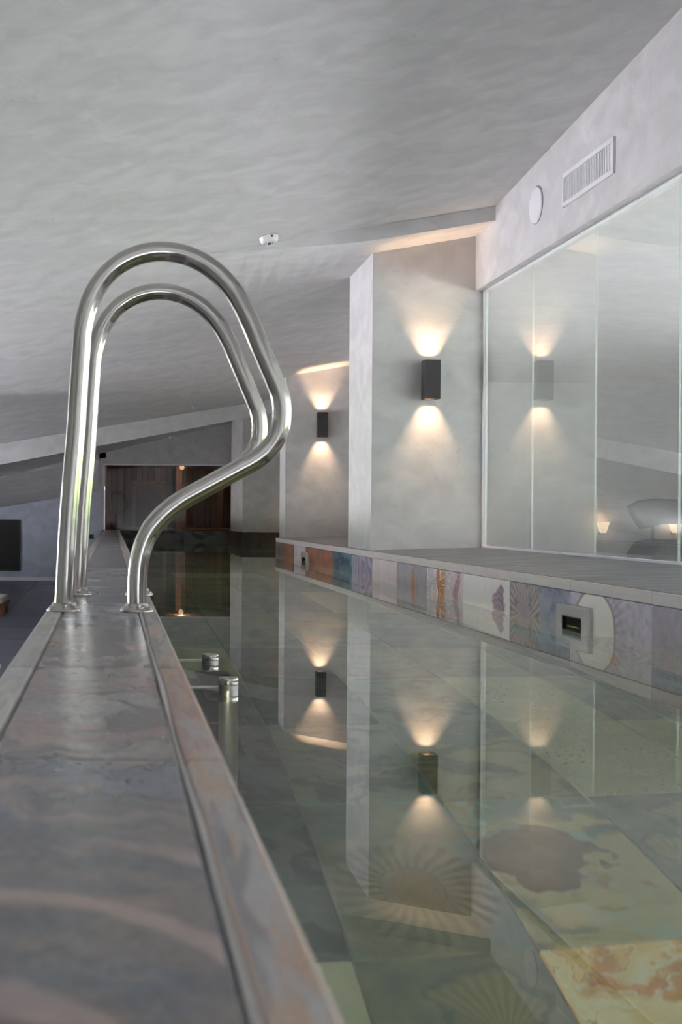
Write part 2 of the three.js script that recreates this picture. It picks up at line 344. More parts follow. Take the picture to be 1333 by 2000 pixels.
const pe = px(0, 934, 17.2), pf = px(198, 896, 17.2), pg = px(0, 991, FAR), ph = px(115, 972, FAR);
const Dd = (x, D) => { const k = (D - 17.2) / (FAR - 17.2); return lineAt(pe, pf, x) * (1 - k) + lineAt(pg, ph, x) * k; };

// ------------------------------------------------------------------ room shell
const range = (a, b, n) => Array.from({ length: n + 1 }, (_, i) => a + (b - a) * i / n);
const ceil1 = struct('ceiling', slab([WL - 1.0, 2.75], [BACK - 0.2, STEP], A, 0.2), lightenedPlaster, 'sloping grey trowelled plaster ceiling over the near pool');  // runs past the left wall as an added overhang that cuts high sky light
const wedgeH = (x) => 0.082 * sm(0.35, 1.6, x);
const wedge = (x, D) => A(x, D) - wedgeH(x) * (8.32 - D) / (8.32 - 7.188) - 0.0004;
struct('ceiling_fold', slab(range(0.36, 2.24, 18), [7.188, 8.32], wedge, 0.13), lightenedPlaster, 'flat plaster fold stepping down from the ceiling above the near pillar');
struct('ceiling_soffit', slab([WL - 0.2, 2.75], [STEP - 0.005, 17.2], C, 0.5), lightenedPlaster, 'lower plaster ceiling in front of the timber room');
struct('ceiling_alcove', slab([WL - 0.2, -0.1], [17.2, FAR + 0.2], Dd, 0.5), lightenedPlaster, 'low sloping ceiling of the far side alcove');
// left wall with tall garden windows, back wall with one
const winL = [[5.7, 7.8], [7.9, 10.0], [11.0, 12.9], [17.4, 18.6]];
const topL = (D) => (D < STEP ? A(WL, D) : D < 17.2 ? C(WL, D) : Dd(WL, D));
const holesL = winL.map(([a, b]) => [a, b, LOW + 0.06, topL(b) - 0.06]);
struct('wall_left', upright([[BACK - 0.2, -1.5], [FAR + 0.2, -1.5], [FAR + 0.2, topL(FAR) + 0.12], [17.21, Dd(WL, 17.21) + 0.12], [17.19, C(WL, 17.19) + 0.12], [STEP, C(WL, STEP) + 0.12], [STEP - 0.01, A(WL, STEP) + 0.12], [BACK - 0.2, A(WL, BACK) + 0.12]], holesL, 0.25, WL - 0.25, false).scale(1, 1, 1), plaster, 'plastered left wall with tall garden windows');
struct('wall_added_screen', upright([[WL, -1.5], [-1.15, -1.5], [-1.15, A(-1.15, 10.3) + 0.1], [WL, A(WL, 10.3) + 0.1]], [], 0.15, 10.3, true), plaster, 'added unseen partition keeping window light off the far end');  // unseen partition, added to shade the far end from the left windows
const holesB = [];
struct('wall_back', upright([[WL - 0.25, -1.5], [6.7, -1.5], [6.7, 2.9], [2.75, A(2.75, BACK) + 0.12], [WL - 0.25, A(WL, BACK) + 0.12]], holesB, 0.25, BACK - 0.25, true), plaster, 'plastered wall behind the pool');
const pane = phys({ color: 0xffffff, transmission: 1, thickness: 0, roughness: 0, ior: 1.5 });
function gardenWindow(n, o, acrossX) {
  const [a, b, y0, y1] = o, t = 0.05, g = new THREE.Group();
  g.name = 'window_' + n; g.userData = { kind: 'structure', label: 'white framed garden window ' + (acrossX ? 'in the back wall' : 'in the left wall'), category: 'window' };
  scene.add(g);
  const put = (p, q, r, s, name, m) => { const h = acrossX ? box(p, q, r, s, -BACK + 0.04, -BACK + 0.1) : box(WL - 0.1, WL - 0.04, r, s, -p, -q); return obj(name, h, m, g); };
  put(a, b, y0, y0 + t, 'bottom_rail', white); put(a, b, y1 - t, y1, 'top_rail', white); put(a, a + t, y0 + t, y1 - t, 'jamb', white); put(b - t, b, y0 + t, y1 - t, 'jamb', white);
  const m = (a + b) / 2; put(m - t / 2, m + t / 2, y0 + t, y1 - t, 'mullion', white);
  for (const [p, q] of [[a + t, m - t / 2], [m + t / 2, b - t]]) {
    const h = new THREE.PlaneGeometry(q - p, y1 - y0 - 2 * t);
    if (acrossX) h.translate((p + q) / 2, (y0 + y1) / 2, -BACK + 0.07); else h.rotateY(Math.PI / 2).translate(WL - 0.07, (y0 + y1) / 2, -(p + q) / 2);
    obj('pane', h, pane, g);
  }
}
holesL.forEach((h, i) => gardenWindow(i + 3, h, false));
holesB.forEach((h, i) => gardenWindow(i + 9, h, true));
const lawnMap = texture(256, 256, (u, v) => mixc([70, 96, 40], [120, 140, 70], fbm(u * 20, v * 20, 4, 601, 20, 20)), true, 3);
const bouncePaving = std({ color: 0xcbc8ce, roughness: 0.8 }), grass = std({ map: lawnMap, roughness: 1 });
struct('terrace', [box(-16, -4.75, -1.4, -0.95, -30, 12), box(-4.75, 16, -1.4, -0.95, 3.45, 12), box(6.65, 16, -1.4, -0.95, -30, 3.45)].map((g) => metric(g)), bouncePaving, 'added unseen pale terrace bouncing daylight in through the windows');  // unseen pale surface, added to bounce neutral light up to the ceiling
struct('lawn', [box(-50, -16, -1.4, -1.0, -40, 40), box(16, 50, -1.4, -1.0, -40, 40), box(-16, 16, -1.4, -1.0, 12, 40)].map((g) => metric(g)), grass, 'green lawn beyond the terrace');

// right side: bulkhead over the glass, wall behind the pillars
struct('wall_right', metric(box(RX, RX + 0.02, -1.5, 2.1, -8.3, -19.9)), plaster, 'plastered wall behind the pillars on the right');
struct('bulkhead', upright([[BACK, 1.59], [7.58, 1.606], [7.58, A(BX, 7.58) + 0.1], [BACK, A(BX, BACK) + 0.1]], [], 0.13, BX, false), plaster, 'long pale plaster bulkhead above the glass wall');
// the rotateY above sends +D to -z
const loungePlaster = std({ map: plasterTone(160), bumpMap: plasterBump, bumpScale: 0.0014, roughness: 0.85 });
struct('floor_lounge', metric(box(GX - 0.1, 6.6, -0.4, -0.2, 3.3, -13.3)), std({ color: 0x77757a, roughness: 0.6 }), 'grey floor of the lounge behind the glass');
struct('ceiling_lounge', metric(box(BX + 0.1, 6.7, 1.66, 1.8, 3.4, -13.4)), plaster, 'flat ceiling of the lounge behind the glass');
struct('wall_lounge', upright([[-3.3, -0.4], [13.3, -0.4], [13.3, 1.8], [-3.3, 1.8]], [[-3.1, 8.6, -0.12, 1.62]], 0.1, 6.5, false), loungePlaster, 'side wall of the lounge behind the glass');
struct('wall_lounge_end', metric(box(RX, 6.6, -0.4, 1.8, -13.2, -13.3)), loungePlaster, 'end wall of the lounge behind the glass');

struct('wall_lounge_return', metric(box(2.2, RX + 0.02, -0.4, 2.1, -8.3, -8.4)), loungePlaster, 'short return wall of the lounge behind the near pillar');

// far walls
const skyTintPlaster = std({ map: plasterMap, color: new THREE.Color().setRGB(0.82, 0.9, 1.05), bumpMap: plasterBump, bumpScale: 0.0014, roughness: 0.8 });  // plaster tinted blue, bluish sky light put into the wall colour
const openTop = px(300, 908, SAUNA).y, openL = px(203, 950, SAUNA).x;
struct('wall_far', upright([[openL - 0.07, LOW - 0.3], [openL, LOW - 0.3], [openL, openTop], [RX, openTop], [RX, C(RX, 17.2) + 0.3], [openL - 0.07, C(openL, 17.2) + 0.3]], [], 0.1, SAUNA - 0.1, true), plaster, 'dark plaster wall above the glazed timber room');
struct('wall_far_left', metric(box(WL - 0.1, -0.1, LOW - 0.3, 1.2, -FAR, -FAR - 0.15)), skyTintPlaster, 'grey plaster wall at the far left, tinted blue for sky light');
struct('wall_alcove', metric(box(openL - 0.07, openL - 0.02, LOW - 0.3, 1.3, -SAUNA, -FAR - 0.1)), plaster, 'side of the timber room facing the alcove');
const bbl = px(60, 1127, FAR).y;
struct('baseboard_far', box(WL, -0.2, LOW, bbl, -FAR, -FAR + 0.02), white, 'white skirting board along the far left wall');
// lower floor with large tiles
const lowTile = [0, 1, 2].map((k) => tilesMat(slate(611 + k * 9, [[84, 88, 100], [104, 106, 116], [92, 98, 112]], 3, 3), 128, 128, { roughness: 0.35, bumpScale: 0.0003 }));
const lowFloor = struct('floor', box(WL - 0.2, CL + 0.02, LOW - 0.35, LOW - 0.012, 3.4, -20.3), groutPale, 'dark blue grey tiled floor of the lower room');
{
  const S = 1.2, g = chamfer(S - 0.008, 0.012, S - 0.008, 0.002);
  for (let i = 0; i < 3; i++) for (let j = 0; j < 15; j++) {
    const x1 = -1.2 + S - i * S, D0 = 11.9 + S * (j - 8);
    let w = S, xc = x1 - S / 2;
    if (i === 0) { w = CL - 0.0 + 1.2; xc = -1.2 + w / 2; }
    const m = obj('tile', i === 0 ? chamfer(w - 0.008, 0.012, S - 0.008, 0.002) : g, lowTile[(i * 7 + j * 5) % 3], lowFloor);
    m.position.set(xc, LOW - 0.006, -(D0 + S / 2));
    if (D0 + S > FAR) m.scale.z = 0.9;
  }
}

// ------------------------------------------------------------------ pool
struct('pool_base', metric(box(CL, RX + 0.1, BED - 0.25, BED - 0.012, 1.2, -END - 0.15)), std({ color: 0x5a5c58, roughness: 0.8 }), 'floor of the pool under its tiles');
const poolBed = scene.children[scene.children.length - 1];
{
  const cols = [[0.103, 0.43], [0.43, 0.757], [0.757, 1.084], [1.084, 1.411], [1.411, 1.554]];
  const wide = [[1.554, 1.881], [1.881, 2.208], [2.208, 2.5]];
  const J = 2.17, geos = {};
  const kinds = ['slateA', 'slateB', 'dark', 'speck', 'slateB', 'ammonite', 'slateA', 'shells', 'slateB', 'dark', 'dark'];
  const known = { '0,-2': 'slab', '0,-1': 'slab', '1,-1': 'shells', '2,-1': 'agate', '3,-1': 'agate', '0,0': 'dark', '1,0': 'ammonite', '2,0': 'blot', '3,0': 'shells', '0,1': 'dark', '1,1': 'slateA', '2,1': 'slateB', '3,1': 'speck', '0,2': 'dark', '1,2': 'dark', '2,2': 'slateA', '3,2': 'speck', '4,0': 'slab', '4,1': 'speck' };
  for (let r = -5; r < 24; r++) {
    const D0 = J + r * TL, D1 = Math.min(D0 + TL, END);
    if (D1 - D0 < 0.05) continue;
    for (let c = 0; c < (D0 > LEDGE_END - 0.3 ? 8 : 5); c++) {
      const [x0, x1] = c < 5 ? cols[c] : wide[c - 5], w = x1 - x0 - 0.004, l = D1 - D0 - 0.004, key = w.toFixed(3) + l.toFixed(3);
      geos[key] ??= chamfer(w, 0.012, l, 0.0015);
      const m = obj('floor_tile', geos[key], BM[known[c + ',' + r] ?? kinds[Math.floor(hash(c, r + 9, 77) * kinds.length)]], poolBed);
      m.position.set((x0 + x1) / 2, BED - 0.006, -(D0 + D1) / 2);
    }
  }
}
// left pool wall that carries the coping
const poolWall = struct('pool_wall', metric(box(CL + 0.006, CR - 0.006, -1.6, -0.016, 1.2, -END)), std({ color: 0x6c7174, roughness: 0.6 }), 'narrow raised pool wall topped with slate print coping');
{
  const order = [5, 1, 3, 2, 0, 0, 2, 4, 3, 1, 0, 2];
  const T = 0.016, gC = chamfer(GR - GL - 0.004, T, TL - 0.003, 0.002), gL = chamfer(GL - CL - 0.001, T, TL - 0.0025, 0.004), gR = chamfer(CR - GR - 0.005, T, TL - 0.0025, 0.004);
  for (let k = -3; k < 26; k++) {
    const D0 = 1.055 + (k - 1) * TL; if (D0 > END - 0.1) break;
    const cut = Math.min(TL, END - D0), s = cut / TL, z = -(D0 + cut / 2);
    const h = hash(k, 3, 5);
    const a = obj('coping_tile', gC, copingMats[k < 0 ? 0 : k < order.length ? order[k] : Math.floor(h * 5)], poolWall); a.position.set((GL + GR) / 2, -T / 2, z); a.scale.z = s;
    const b = obj('edge_tile', gL, outerMats[((k % 2) + 2) % 2], poolWall); b.position.set((GL + CL) / 2 - 0.0005, -T / 2, z); b.scale.z = s;
    const c = obj('edge_tile', gR, stripMats[[0, 3, 0, 1, 2, 0][((k % 6) + 6) % 6]], poolWall); c.position.set((GR + CR) / 2 + 0.0025, -T / 2, z); c.scale.z = s;
  }
  // uneven pale joint filler along the pool-side joint
  const P = [], n = 260;
  for (let i = 0; i <= n; i++) { const D = -0.6 + (END + 0.6) * i / n; P.push(new THREE.Vector3(GR + 0.0022 + (fbm(D * 3, 1, 2, 9) - 0.5) * 0.0024, -0.0042 + (fbm(D * 3.4, 4, 3, 15) - 0.5) * 0.014, -D)); }
  obj('joint_filler', new THREE.TubeGeometry(new THREE.CatmullRomCurve3(P), 520, 0.0028, 7), groutPale, poolWall);
}
// end wall and its top
struct('pool_wall_end', metric(box(CL, RX, -1.5, -0.012, -END, -END - 0.12)), tilesMat(slate(701, [SL.dark, SL.grey, SL.brown], 6, 4), 256, 64), 'dark stone end wall of the pool');
// right ledge
const ledge = struct('pool_ledge', metric(box(LX + 0.012, GX + 0.02, -1.5, -0.03, 1.2, -LEDGE_END)), grout, 'raised pool ledge faced with fossil print tiles');
const ledgeBack = struct('ledge_floor', slab([GX - 0.7, RX + 0.05], [8.2, LEDGE_END], (x) => -0.13 + 0.0337 * (x - 1.596), 0.13), ledgeTop, 'dark slate strip behind the near pillar');
const ledgeFloor = slab([LX + 0.02, GX + 0.05], [-1.2, 8.25], (x) => -0.13 + 0.0337 * Math.max(0, x - 1.596), 0.13);
const topPart = obj('ledge_top', ledgeFloor, ledgeTop, ledge);
{
  const seq = { '-2': 'pale', '-1': 'speckle', 0: 'shell', 1: 'ammonite', 2: 'fern', 3: 'agate', 4: 'leaf', 5: 'pale', 6: 'rings', 7: 'teal', 8: 'rust', 9: 'rust', 10: 'pale', 11: 'rust', 12: 'dusk' };
  const others = ['speckle', 'teal', 'rings', 'dusk', 'leaf', 'ammonite'];
  const LIP = 0.038, HT = 0.3, gl = chamfer(0.014, LIP - 0.0015, TL - 0.002, 0.001), gt = chamfer(0.014, HT - 0.003, TL - 0.002, 0.001), gtop = chamfer(0.05, 0.012, TL - 0.002, 0.0015);
  for (let k = -7; k < 13; k++) {
    const D0 = T0 + k * TL, D1 = Math.min(D0 + TL, LEDGE_END), s = (D1 - D0) / TL, z = -(D0 + D1) / 2;
    if (s <= 0.02) continue;
    const l = obj('lip_tile', gl, lipMats[((k * 2) % 3 + 3) % 3], ledge); l.position.set(LX + 0.007, -LIP / 2, z); l.scale.z = s;
    for (let r = 0; r < 4; r++) {
      const m = obj('face_tile', gt, FM[r === 0 ? seq[k] ?? others[((k % 6) + 6) % 6] : others[(((k * 3 + r * 2) % 6) + 6) % 6]], ledge);
      m.position.set(LX + 0.007, -LIP - HT / 2 - r * HT, z); m.scale.z = s;
    }
  }
}
// water: one body filling the basin, just inside the faces that hold it
{
  const sh = new THREE.Shape([[CR - 0.003, -1.1], [LX + 0.003, -1.1], [LX + 0.003, LEDGE_END + 0.003], [1.648, LEDGE_END + 0.003], [1.648, 12.177], [RX + 0.005, 12.177], [RX + 0.005, 15.353], [1.613, 15.353], [1.613, END + 0.003], [CR - 0.003, END + 0.003]].map(([x, D]) => new THREE.Vector2(x, D)));
  const g = new THREE.ExtrudeGeometry(sh, { depth: WATER - (BED - 0.006), bevelEnabled: false }).rotateX(-Math.PI / 2).translate(0, BED - 0.006, 0);
  const m = obj('pool_water', g, phys({ color: 0xffffff, transmission: 1, thickness: 1, ior: 1.333, roughness: 0, attenuationColor: new THREE.Color().setRGB(0.76, 0.86, 0.77), attenuationDistance: 2.0 }));
  m.userData = { kind: 'stuff', label: 'still greenish clear water filling the long pool', category: 'water' };
}

// underwater lamps in the wall below the coping
for (const D of [1.9, 5.1, 8.3, 11.5, 14.7]) {
  const t = thing('pool_light', 'round underwater lamp set in the pool wall below the coping', 'pool light', [CR, -0.62, -D], 'underwater lamps along the coping wall');
  obj('lamp_bezel', lathe([[0.085, 0], [0.1, 0], [0.1, 0.008], [0.085, 0.012], [0.085, 0]], 32).rotateZ(-Math.PI / 2), brushed, t);
  obj('lamp_lens', new THREE.CylinderGeometry(0.084, 0.084, 0.008, 32).rotateZ(Math.PI / 2).translate(0.005, 0, 0), std({ color: 0x222222, emissive: new THREE.Color(1, 0.94, 0.78), emissiveIntensity: 4 }), t);
  const L = new THREE.RectAreaLight(new THREE.Color(1, 0.87, 0.62), 125, 0.15, 0.15);
  L.name = 'pool_light_beam'; L.position.set(0.014, 0, 0); L.rotation.y = -Math.PI / 2; t.add(L);
}

// ------------------------------------------------------------------ pillars
function pillar(x0, x1, d0, d1, y0, label) {
  return struct('pillar', metric(box(x0, x1, y0, A(x1, d0) + 0.1, -d0, -d1)), plaster, label);
}
pillar(1.596, 2.3, 7.579, 8.317, -0.02, 'near grey plaster pillar with a wall lamp beside the glass wall');
pillar(1.655, 2.51, 11.78, 12.17, -0.02, 'second grey plaster pillar with a wall lamp at the end of the ledge');
pillar(1.625, 2.51, 15.37, 16.9, 0, 'far grey plaster pillar standing by the timber room');
const plinth = tilesMat(slate(731, [[84, 72, 66], [58, 56, 60], [104, 84, 70]], 6, 3), 256, 64, { roughness: 0.35 });
struct('pillar_plinth', box(1.645, RX, -1.5, -0.02, -11.68, -12.18), plinth, 'tiled base under the second pillar');
struct('pillar_plinth', box(1.61, RX, -1.5, 0, -15.35, -END), plinth, 'dark tiled base under the far pillar');

// ------------------------------------------------------------------ glass wall
{
  const g = new THREE.Group(); g.name = 'window_1'; g.userData = { kind: 'structure', label: 'tall reflective glass wall between the ledge and the lounge', category: 'window' }; scene.add(g);
  const mirror = phys({ color: 0xf1f5f2, metalness: 0.5, transmission: 1, thickness: 0, roughness: 0, ior: 1.5 });
  const clear = phys({ color: 0xf6f8f7, transmission: 1, thickness: 0, roughness: 0, ior: 1.02 });
  const edge = phys({ color: 0xa9b4a8, roughness: 0.25 });
  const yb = 0.03, yt = 1.6, joints = [7.56, 6.712, 5.834, 4.97, 4.105, 3.24, 2.375, 1.51, 0.645, -0.22, -1.085, -1.95, -3.18];
  for (let i = 0; i < joints.length - 1; i++) {
    const d1 = joints[i] - 0.0012, d0 = joints[i + 1] + 0.0012, b = new THREE.BoxGeometry(0.01, yt - yb, d1 - d0);
    const m = obj('pane', b, [clear, mirror, edge, edge, edge, edge], g);
    m.position.set(GX, (yt + yb) / 2, -(d0 + d1) / 2);
  }
  obj('bottom_track', box(GX - 0.014, GX + 0.014, 0.012, yb + 0.004, 3.2, -7.579), white, g);
  obj('top_track', box(GX - 0.009, GX + 0.012, yt - 0.004, yt + 0.03, 3.2, -7.579), white, g);
  obj('jamb', box(GX - 0.016, GX + 0.012, yb, yt, -7.56, -7.579), white, g);
}

// ------------------------------------------------------------------ handrails
function handrail(label, D, dx, ky) {
  const t = thing('pool_handrail', label, 'handrail', [dx, 0, -D], 'steel handrails of the pool ladder');
  const raw = [[125, 1187], [135.6, 996], [148.6, 840], [153.5, 762], [158.5, 690], [164, 632], [183, 574], [216, 529], [262, 501], [314, 491], [368, 500], [416, 527], [454, 567], [482, 616], [511, 684], [534, 738], [547, 772], [551, 806], [546, 842], [528, 874], [500, 898], [462, 919], [392, 957], [352, 980], [314, 1012], [288, 1046], [273, 1090], [268.5, 1130], [268, 1187]];
  const P = raw.map(([x, y]) => { const p = px(x, y, 2.671); return new THREE.Vector3(p.x, Math.max(0.004, p.y * ky), 0); });
  P[0].y = 0.003; P[P.length - 1].y = 0.003;
  obj('rail_tube', tube(P, 0.0212, 220, 28), steel, t);
  for (const p of [P[0], P[P.length - 1]]) {
    const f = obj('base_flange', lathe([[0, 0], [0.037, 0], [0.038, 0.002], [0.036, 0.006], [0.028, 0.0085], [0.0255, 0.016], [0.024, 0.018], [0.0212, 0.018]], 40), steel, t);
    f.position.set(p.x, 0, 0);
    for (const a of [0.5, 2.64, 4.71]) {
      const s = obj('screw', lathe([[0, 0.006], [0.0032, 0.005], [0.0045, 0.002], [0.0045, 0], [0, 0]], 12), steel, f);
      s.position.set(Math.cos(a) * 0.0315, 0.0065, Math.sin(a) * 0.0315);
    }
    const c = obj('clamp_screw', lathe([[0, 0.011], [0.003, 0.0105], [0.005, 0.007], [0.0056, 0.003], [0.0056, 0], [0, 0]], 14), steel, f);
    c.rotation.x = Math.PI / 2; c.position.set(0.002, 0.013, 0.0225);
  }
  return t;
}
handrail('polished steel looped handrail standing on the coping, in front of its twin', 2.671, 0, 1);
handrail('polished steel looped handrail standing on the coping, behind its twin', 3.21, 0.016, 1.014);
// submerged part of the ladder, its capped tube ends just above the water
{
  const t = thing('pool_ladder', 'steel ladder under water with two capped tube ends above the surface', 'ladder', [0.246, 0, -2.83]);
  for (const [dz, top] of [[0.25, -0.129], [-0.23, -0.134]]) {
    obj('stile', new THREE.CylinderGeometry(0.0205, 0.0205, top - BED - 0.004, 28, 1, true).translate(0, (top + BED) / 2, dz), brushed, t);
    obj('end_cap', lathe([[0, top + 0.001], [0.017, top + 0.0005], [0.0205, top - 0.002], [0.0212, top - 0.006], [0.0212, top - 0.014], [0.0205, top - 0.016]], 28).translate(0, 0, dz), steel, t);
    obj('wall_bracket', new THREE.CylinderGeometry(0.003, 0.003, 0.13, 8).rotateZ(Math.PI / 2).translate(-0.083, WATER + 0.001, dz - 0.03), brushed, t);
  }
  for (const y of [-0.3, -0.56, -0.82, -1.08]) {
    const tr = obj('tread', new RoundedBoxGeometry(0.085, 0.03, 0.44, 2, 0.008).translate(0, y, 0.01), darkMetal, t);
    obj('grip_strip', box(-0.03, 0.03, y + 0.014, y + 0.018, 0.2, -0.18), black, tr);
  }
}

// ------------------------------------------------------------------ wall lamps
function sconce(label, x, y, D, w = 0.0945) {
  const H = 0.238, dp = 0.106, gap = 0.022, th = 0.005;
  const t = thing('wall_lamp', label, 'wall lamp', [x, y, -D], 'black up and down wall lamps');
  const z0 = gap - 0.005, z1 = dp, hw = w / 2, parts = [];
  parts.push(box(-hw, hw, -H / 2, H / 2, z1 - th, z1), box(-hw, -hw + th, -H / 2, H / 2, z0, z1 - th), box(hw - th, hw, -H / 2, H / 2, z0, z1 - th), box(-hw + th, hw - th, -H / 2, H / 2, z0, z0 + th));
  obj('housing', parts, darkMetal, t);
  obj('wall_mount', box(-hw + 0.012, hw - 0.012, -H / 2 + 0.03, H / 2 - 0.03, 0, z0), darkMetal, t);
  const liner = std({ color: 0x8c857c, roughness: 0.5 });
  const zi = z0 + th, zo = z1 - th, r = 0.078;
  obj('inner_block', box(-hw + th, hw - th, -H / 2 + r + 0.006, H / 2 - r - 0.006, zi, zo), liner, t);
  const glow = std({ color: 0x332a20, emissive: new THREE.Color(1, 0.72, 0.42), emissiveIntensity: 7 });
  for (const s of [1, -1]) {
    const yl = s * (H / 2 - r);
    obj('reflector', [box(-hw + th, -hw + th + 0.001, yl, s * (H / 2 - 0.006), zi, zo), box(hw - th - 0.001, hw - th, yl, s * (H / 2 - 0.006), zi, zo), box(-hw + th, hw - th, yl, s * (H / 2 - 0.006), zo - 0.001, zo), box(-hw + th, hw - th, yl, s * (H / 2 - 0.006), zi, zi + 0.001)], liner, t);
    const bulb = obj('led_bulb', new THREE.CylinderGeometry(0.012, 0.012, 0.005, 20).translate(0, yl - s * 0.0035, (zi + zo) / 2 + 0.006), glow, t);
    const L = new THREE.SpotLight(new THREE.Color(1, 0.64, 0.37), 1.15, 0, 0.7, 1, 2);
    L.name = 'wall_lamp_beam'; L.position.set(0, yl + s * 0.003, (zi + zo) / 2 + 0.006); L.target.position.set(0, yl + s, (zi + zo) / 2 + 0.006);
    L.castShadow = true; L.shadow.radius = 0.55;
    t.add(L, L.target);
  }
  return t;
}
sconce('black box wall lamp on the near pillar, casting warm light up and down', 1.943, 1.047, 7.579);
sconce('black box wall lamp on the second pillar at the end of the ledge', 1.996, 1.077, 11.78);
sconce('black box wall lamp on the far pillar by the timber room', 2.32, 1.0, 15.37);

// ------------------------------------------------------------------ fittings on the bulkhead and ceiling
{
  const t = thing('air_vent', 'white rectangular air grille with upright louvres on the bulkhead', 'vent', [BX, 1.828, -5.781]);
  const W = 0.62, H = 0.165, b = 0.022;
  obj('frame', [box(-0.012, 0, H / 2 - b, H / 2, -W / 2, W / 2), box(-0.012, 0, -H / 2, -H / 2 + b, -W / 2, W / 2), box(-0.012, 0, -H / 2 + b, H / 2 - b, -W / 2, -W / 2 + b), box(-0.012, 0, -H / 2 + b, H / 2 - b, W / 2 - b, W / 2)], plastic, t);
  obj('back_plate', box(-0.0015, 0, -H / 2 + b, H / 2 - b, -W / 2 + b, W / 2 - b), std({ color: 0x7d7d83, roughness: 0.8 }), t);
  const n = 30, g = box(-0.01, -0.0015, -H / 2 + b, H / 2 - b, -0.0055, 0.0055);
  for (let i = 0; i < n; i++) obj('louvre', g, plastic, t).position.z = -W / 2 + b + (W - 2 * b) * (i + 0.5) / n;
}
{
  const t = thing('ceiling_speaker', 'flat white round speaker cover on the bulkhead beside the grille', 'speaker', [BX, 1.86, -6.49]);
  obj('cover', lathe([[0, 0.011], [0.088, 0.01], [0.095, 0.008], [0.096, 0.003], [0.096, 0]], 48).rotateZ(Math.PI / 2), std({ color: 0xdadade, roughness: 0.6 }), t);
  obj('rim', lathe([[0.0965, 0], [0.0995, 0], [0.0995, 0.003], [0.0965, 0.003], [0.0965, 0]], 48).rotateZ(Math.PI / 2), std({ color: 0x8a8a90, roughness: 0.7 }), t);
}
function detector(label, p, nrm, s) {
  const t = thing('smoke_detector', label, 'smoke detector', p.toArray(), 'white detectors on the ceiling');
  t.quaternion.setFromUnitVectors(new THREE.Vector3(0, -1, 0), nrm); t.scale.setScalar(s);
  obj('base', lathe([[0, -0.001], [0.052, -0.001], [0.052, -0.006], [0.05, -0.022], [0.042, -0.036], [0.034, -0.039], [0, -0.039]], 32), plastic, t);
  obj('sensor_cap', lathe([[0, -0.06], [0.02, -0.06], [0.0235, -0.057], [0.0235, -0.052], [0.012, -0.052], [0.012, -0.038], [0, -0.038]], 24), plastic, t);
  for (let k = 0; k < 5; k++) { const a = k * 1.2566; obj('cage_post', box(-0.003, 0.003, -0.053, -0.038, -0.003, 0.003).translate(Math.cos(a) * 0.02, 0, Math.sin(a) * 0.02), plastic, t); }
  obj('sensor_chamber', new THREE.CylinderGeometry(0.015, 0.015, 0.013, 20).translate(0, -0.0455, 0), std({ color: 0x55565a, roughness: 0.6 }), t);
  obj('lamp_port', new THREE.CylinderGeometry(0.006, 0.006, 0.004, 14).rotateX(Math.PI / 2).translate(0.01, -0.014, 0.0505), std({ color: 0x3a3b40, roughness: 0.5 }), t);
}
const nA = new THREE.Vector3(0.1701, -1, 0.08287).normalize();
detector('white smoke detector on the sloping ceiling above the looped handrails', new THREE.Vector3(0.885, A(0.885, 7.05), -7.05), nA, 1.05);
detector('tiny white detector at the edge of the ceiling step', new THREE.Vector3(px(379, 806, 12.7).x, A(px(379, 806, 12.7).x, 12.7), -12.7), nA, 0.55);
{ const q = px(335, 848, 16.2); detector('small white detector on the low ceiling in front of the timber room', new THREE.Vector3(q.x, C(q.x, 16.2), -16.2), new THREE.Vector3(0.2, -1, 0).normalize(), 0.9); }

// ------------------------------------------------------------------ skimmer inlets in the ledge face
function inlet(label, D) {
  const t = thing('pool_inlet', label, 'pool inlet', [LX, -0.2, -D], 'square steel inlets in the ledge');
  const W = 0.28, y1 = 0.118, y0 = -0.13, ow = 0.085, o1 = 0.076, o0 = -0.09, d = 0.012;
  const sh = new THREE.Shape([[-W / 2, y0], [W / 2, y0], [W / 2, y1], [-W / 2, y1]].map(([a, b]) => new THREE.Vector2(a, b)));
  sh.holes.push(new THREE.Path([[-ow, o0], [ow, o0], [ow, o1], [-ow, o1]].map(([a, b]) => new THREE.Vector2(a, b))));
  obj('face_plate', new THREE.ExtrudeGeometry(sh, { depth: d, bevelEnabled: true, bevelSize: 0.006, bevelThickness: 0.006, bevelSegments: 3, bevelOffset: -0.006 }).rotateY(-Math.PI / 2), plateSteel, t);
  obj('throat', box(-0.004, -0.0005, o0 - 0.004, o1 + 0.004, -ow - 0.004, ow + 0.004), voidMat, t);
  obj('throat_wall', [box(-0.016, -0.004, o0, o1, ow - 0.002, ow), box(-0.016, -0.004, o0, o1, -ow, -ow + 0.002), box(-0.016, -0.004, o1 - 0.002, o1, -ow, ow)], black, t);
  obj('waterline_bar', box(-0.007, -0.005, 0.0435, 0.046, -0.06, 0.04), std({ color: 0xb8c060, roughness: 0.5 }), t);  // thin yellow-green bar along the waterline
}
inlet('square steel pool inlet in the ammonite print tiles, half under water', 4.11);
inlet('square steel pool inlet in the ledge near the second pillar', 9.87);

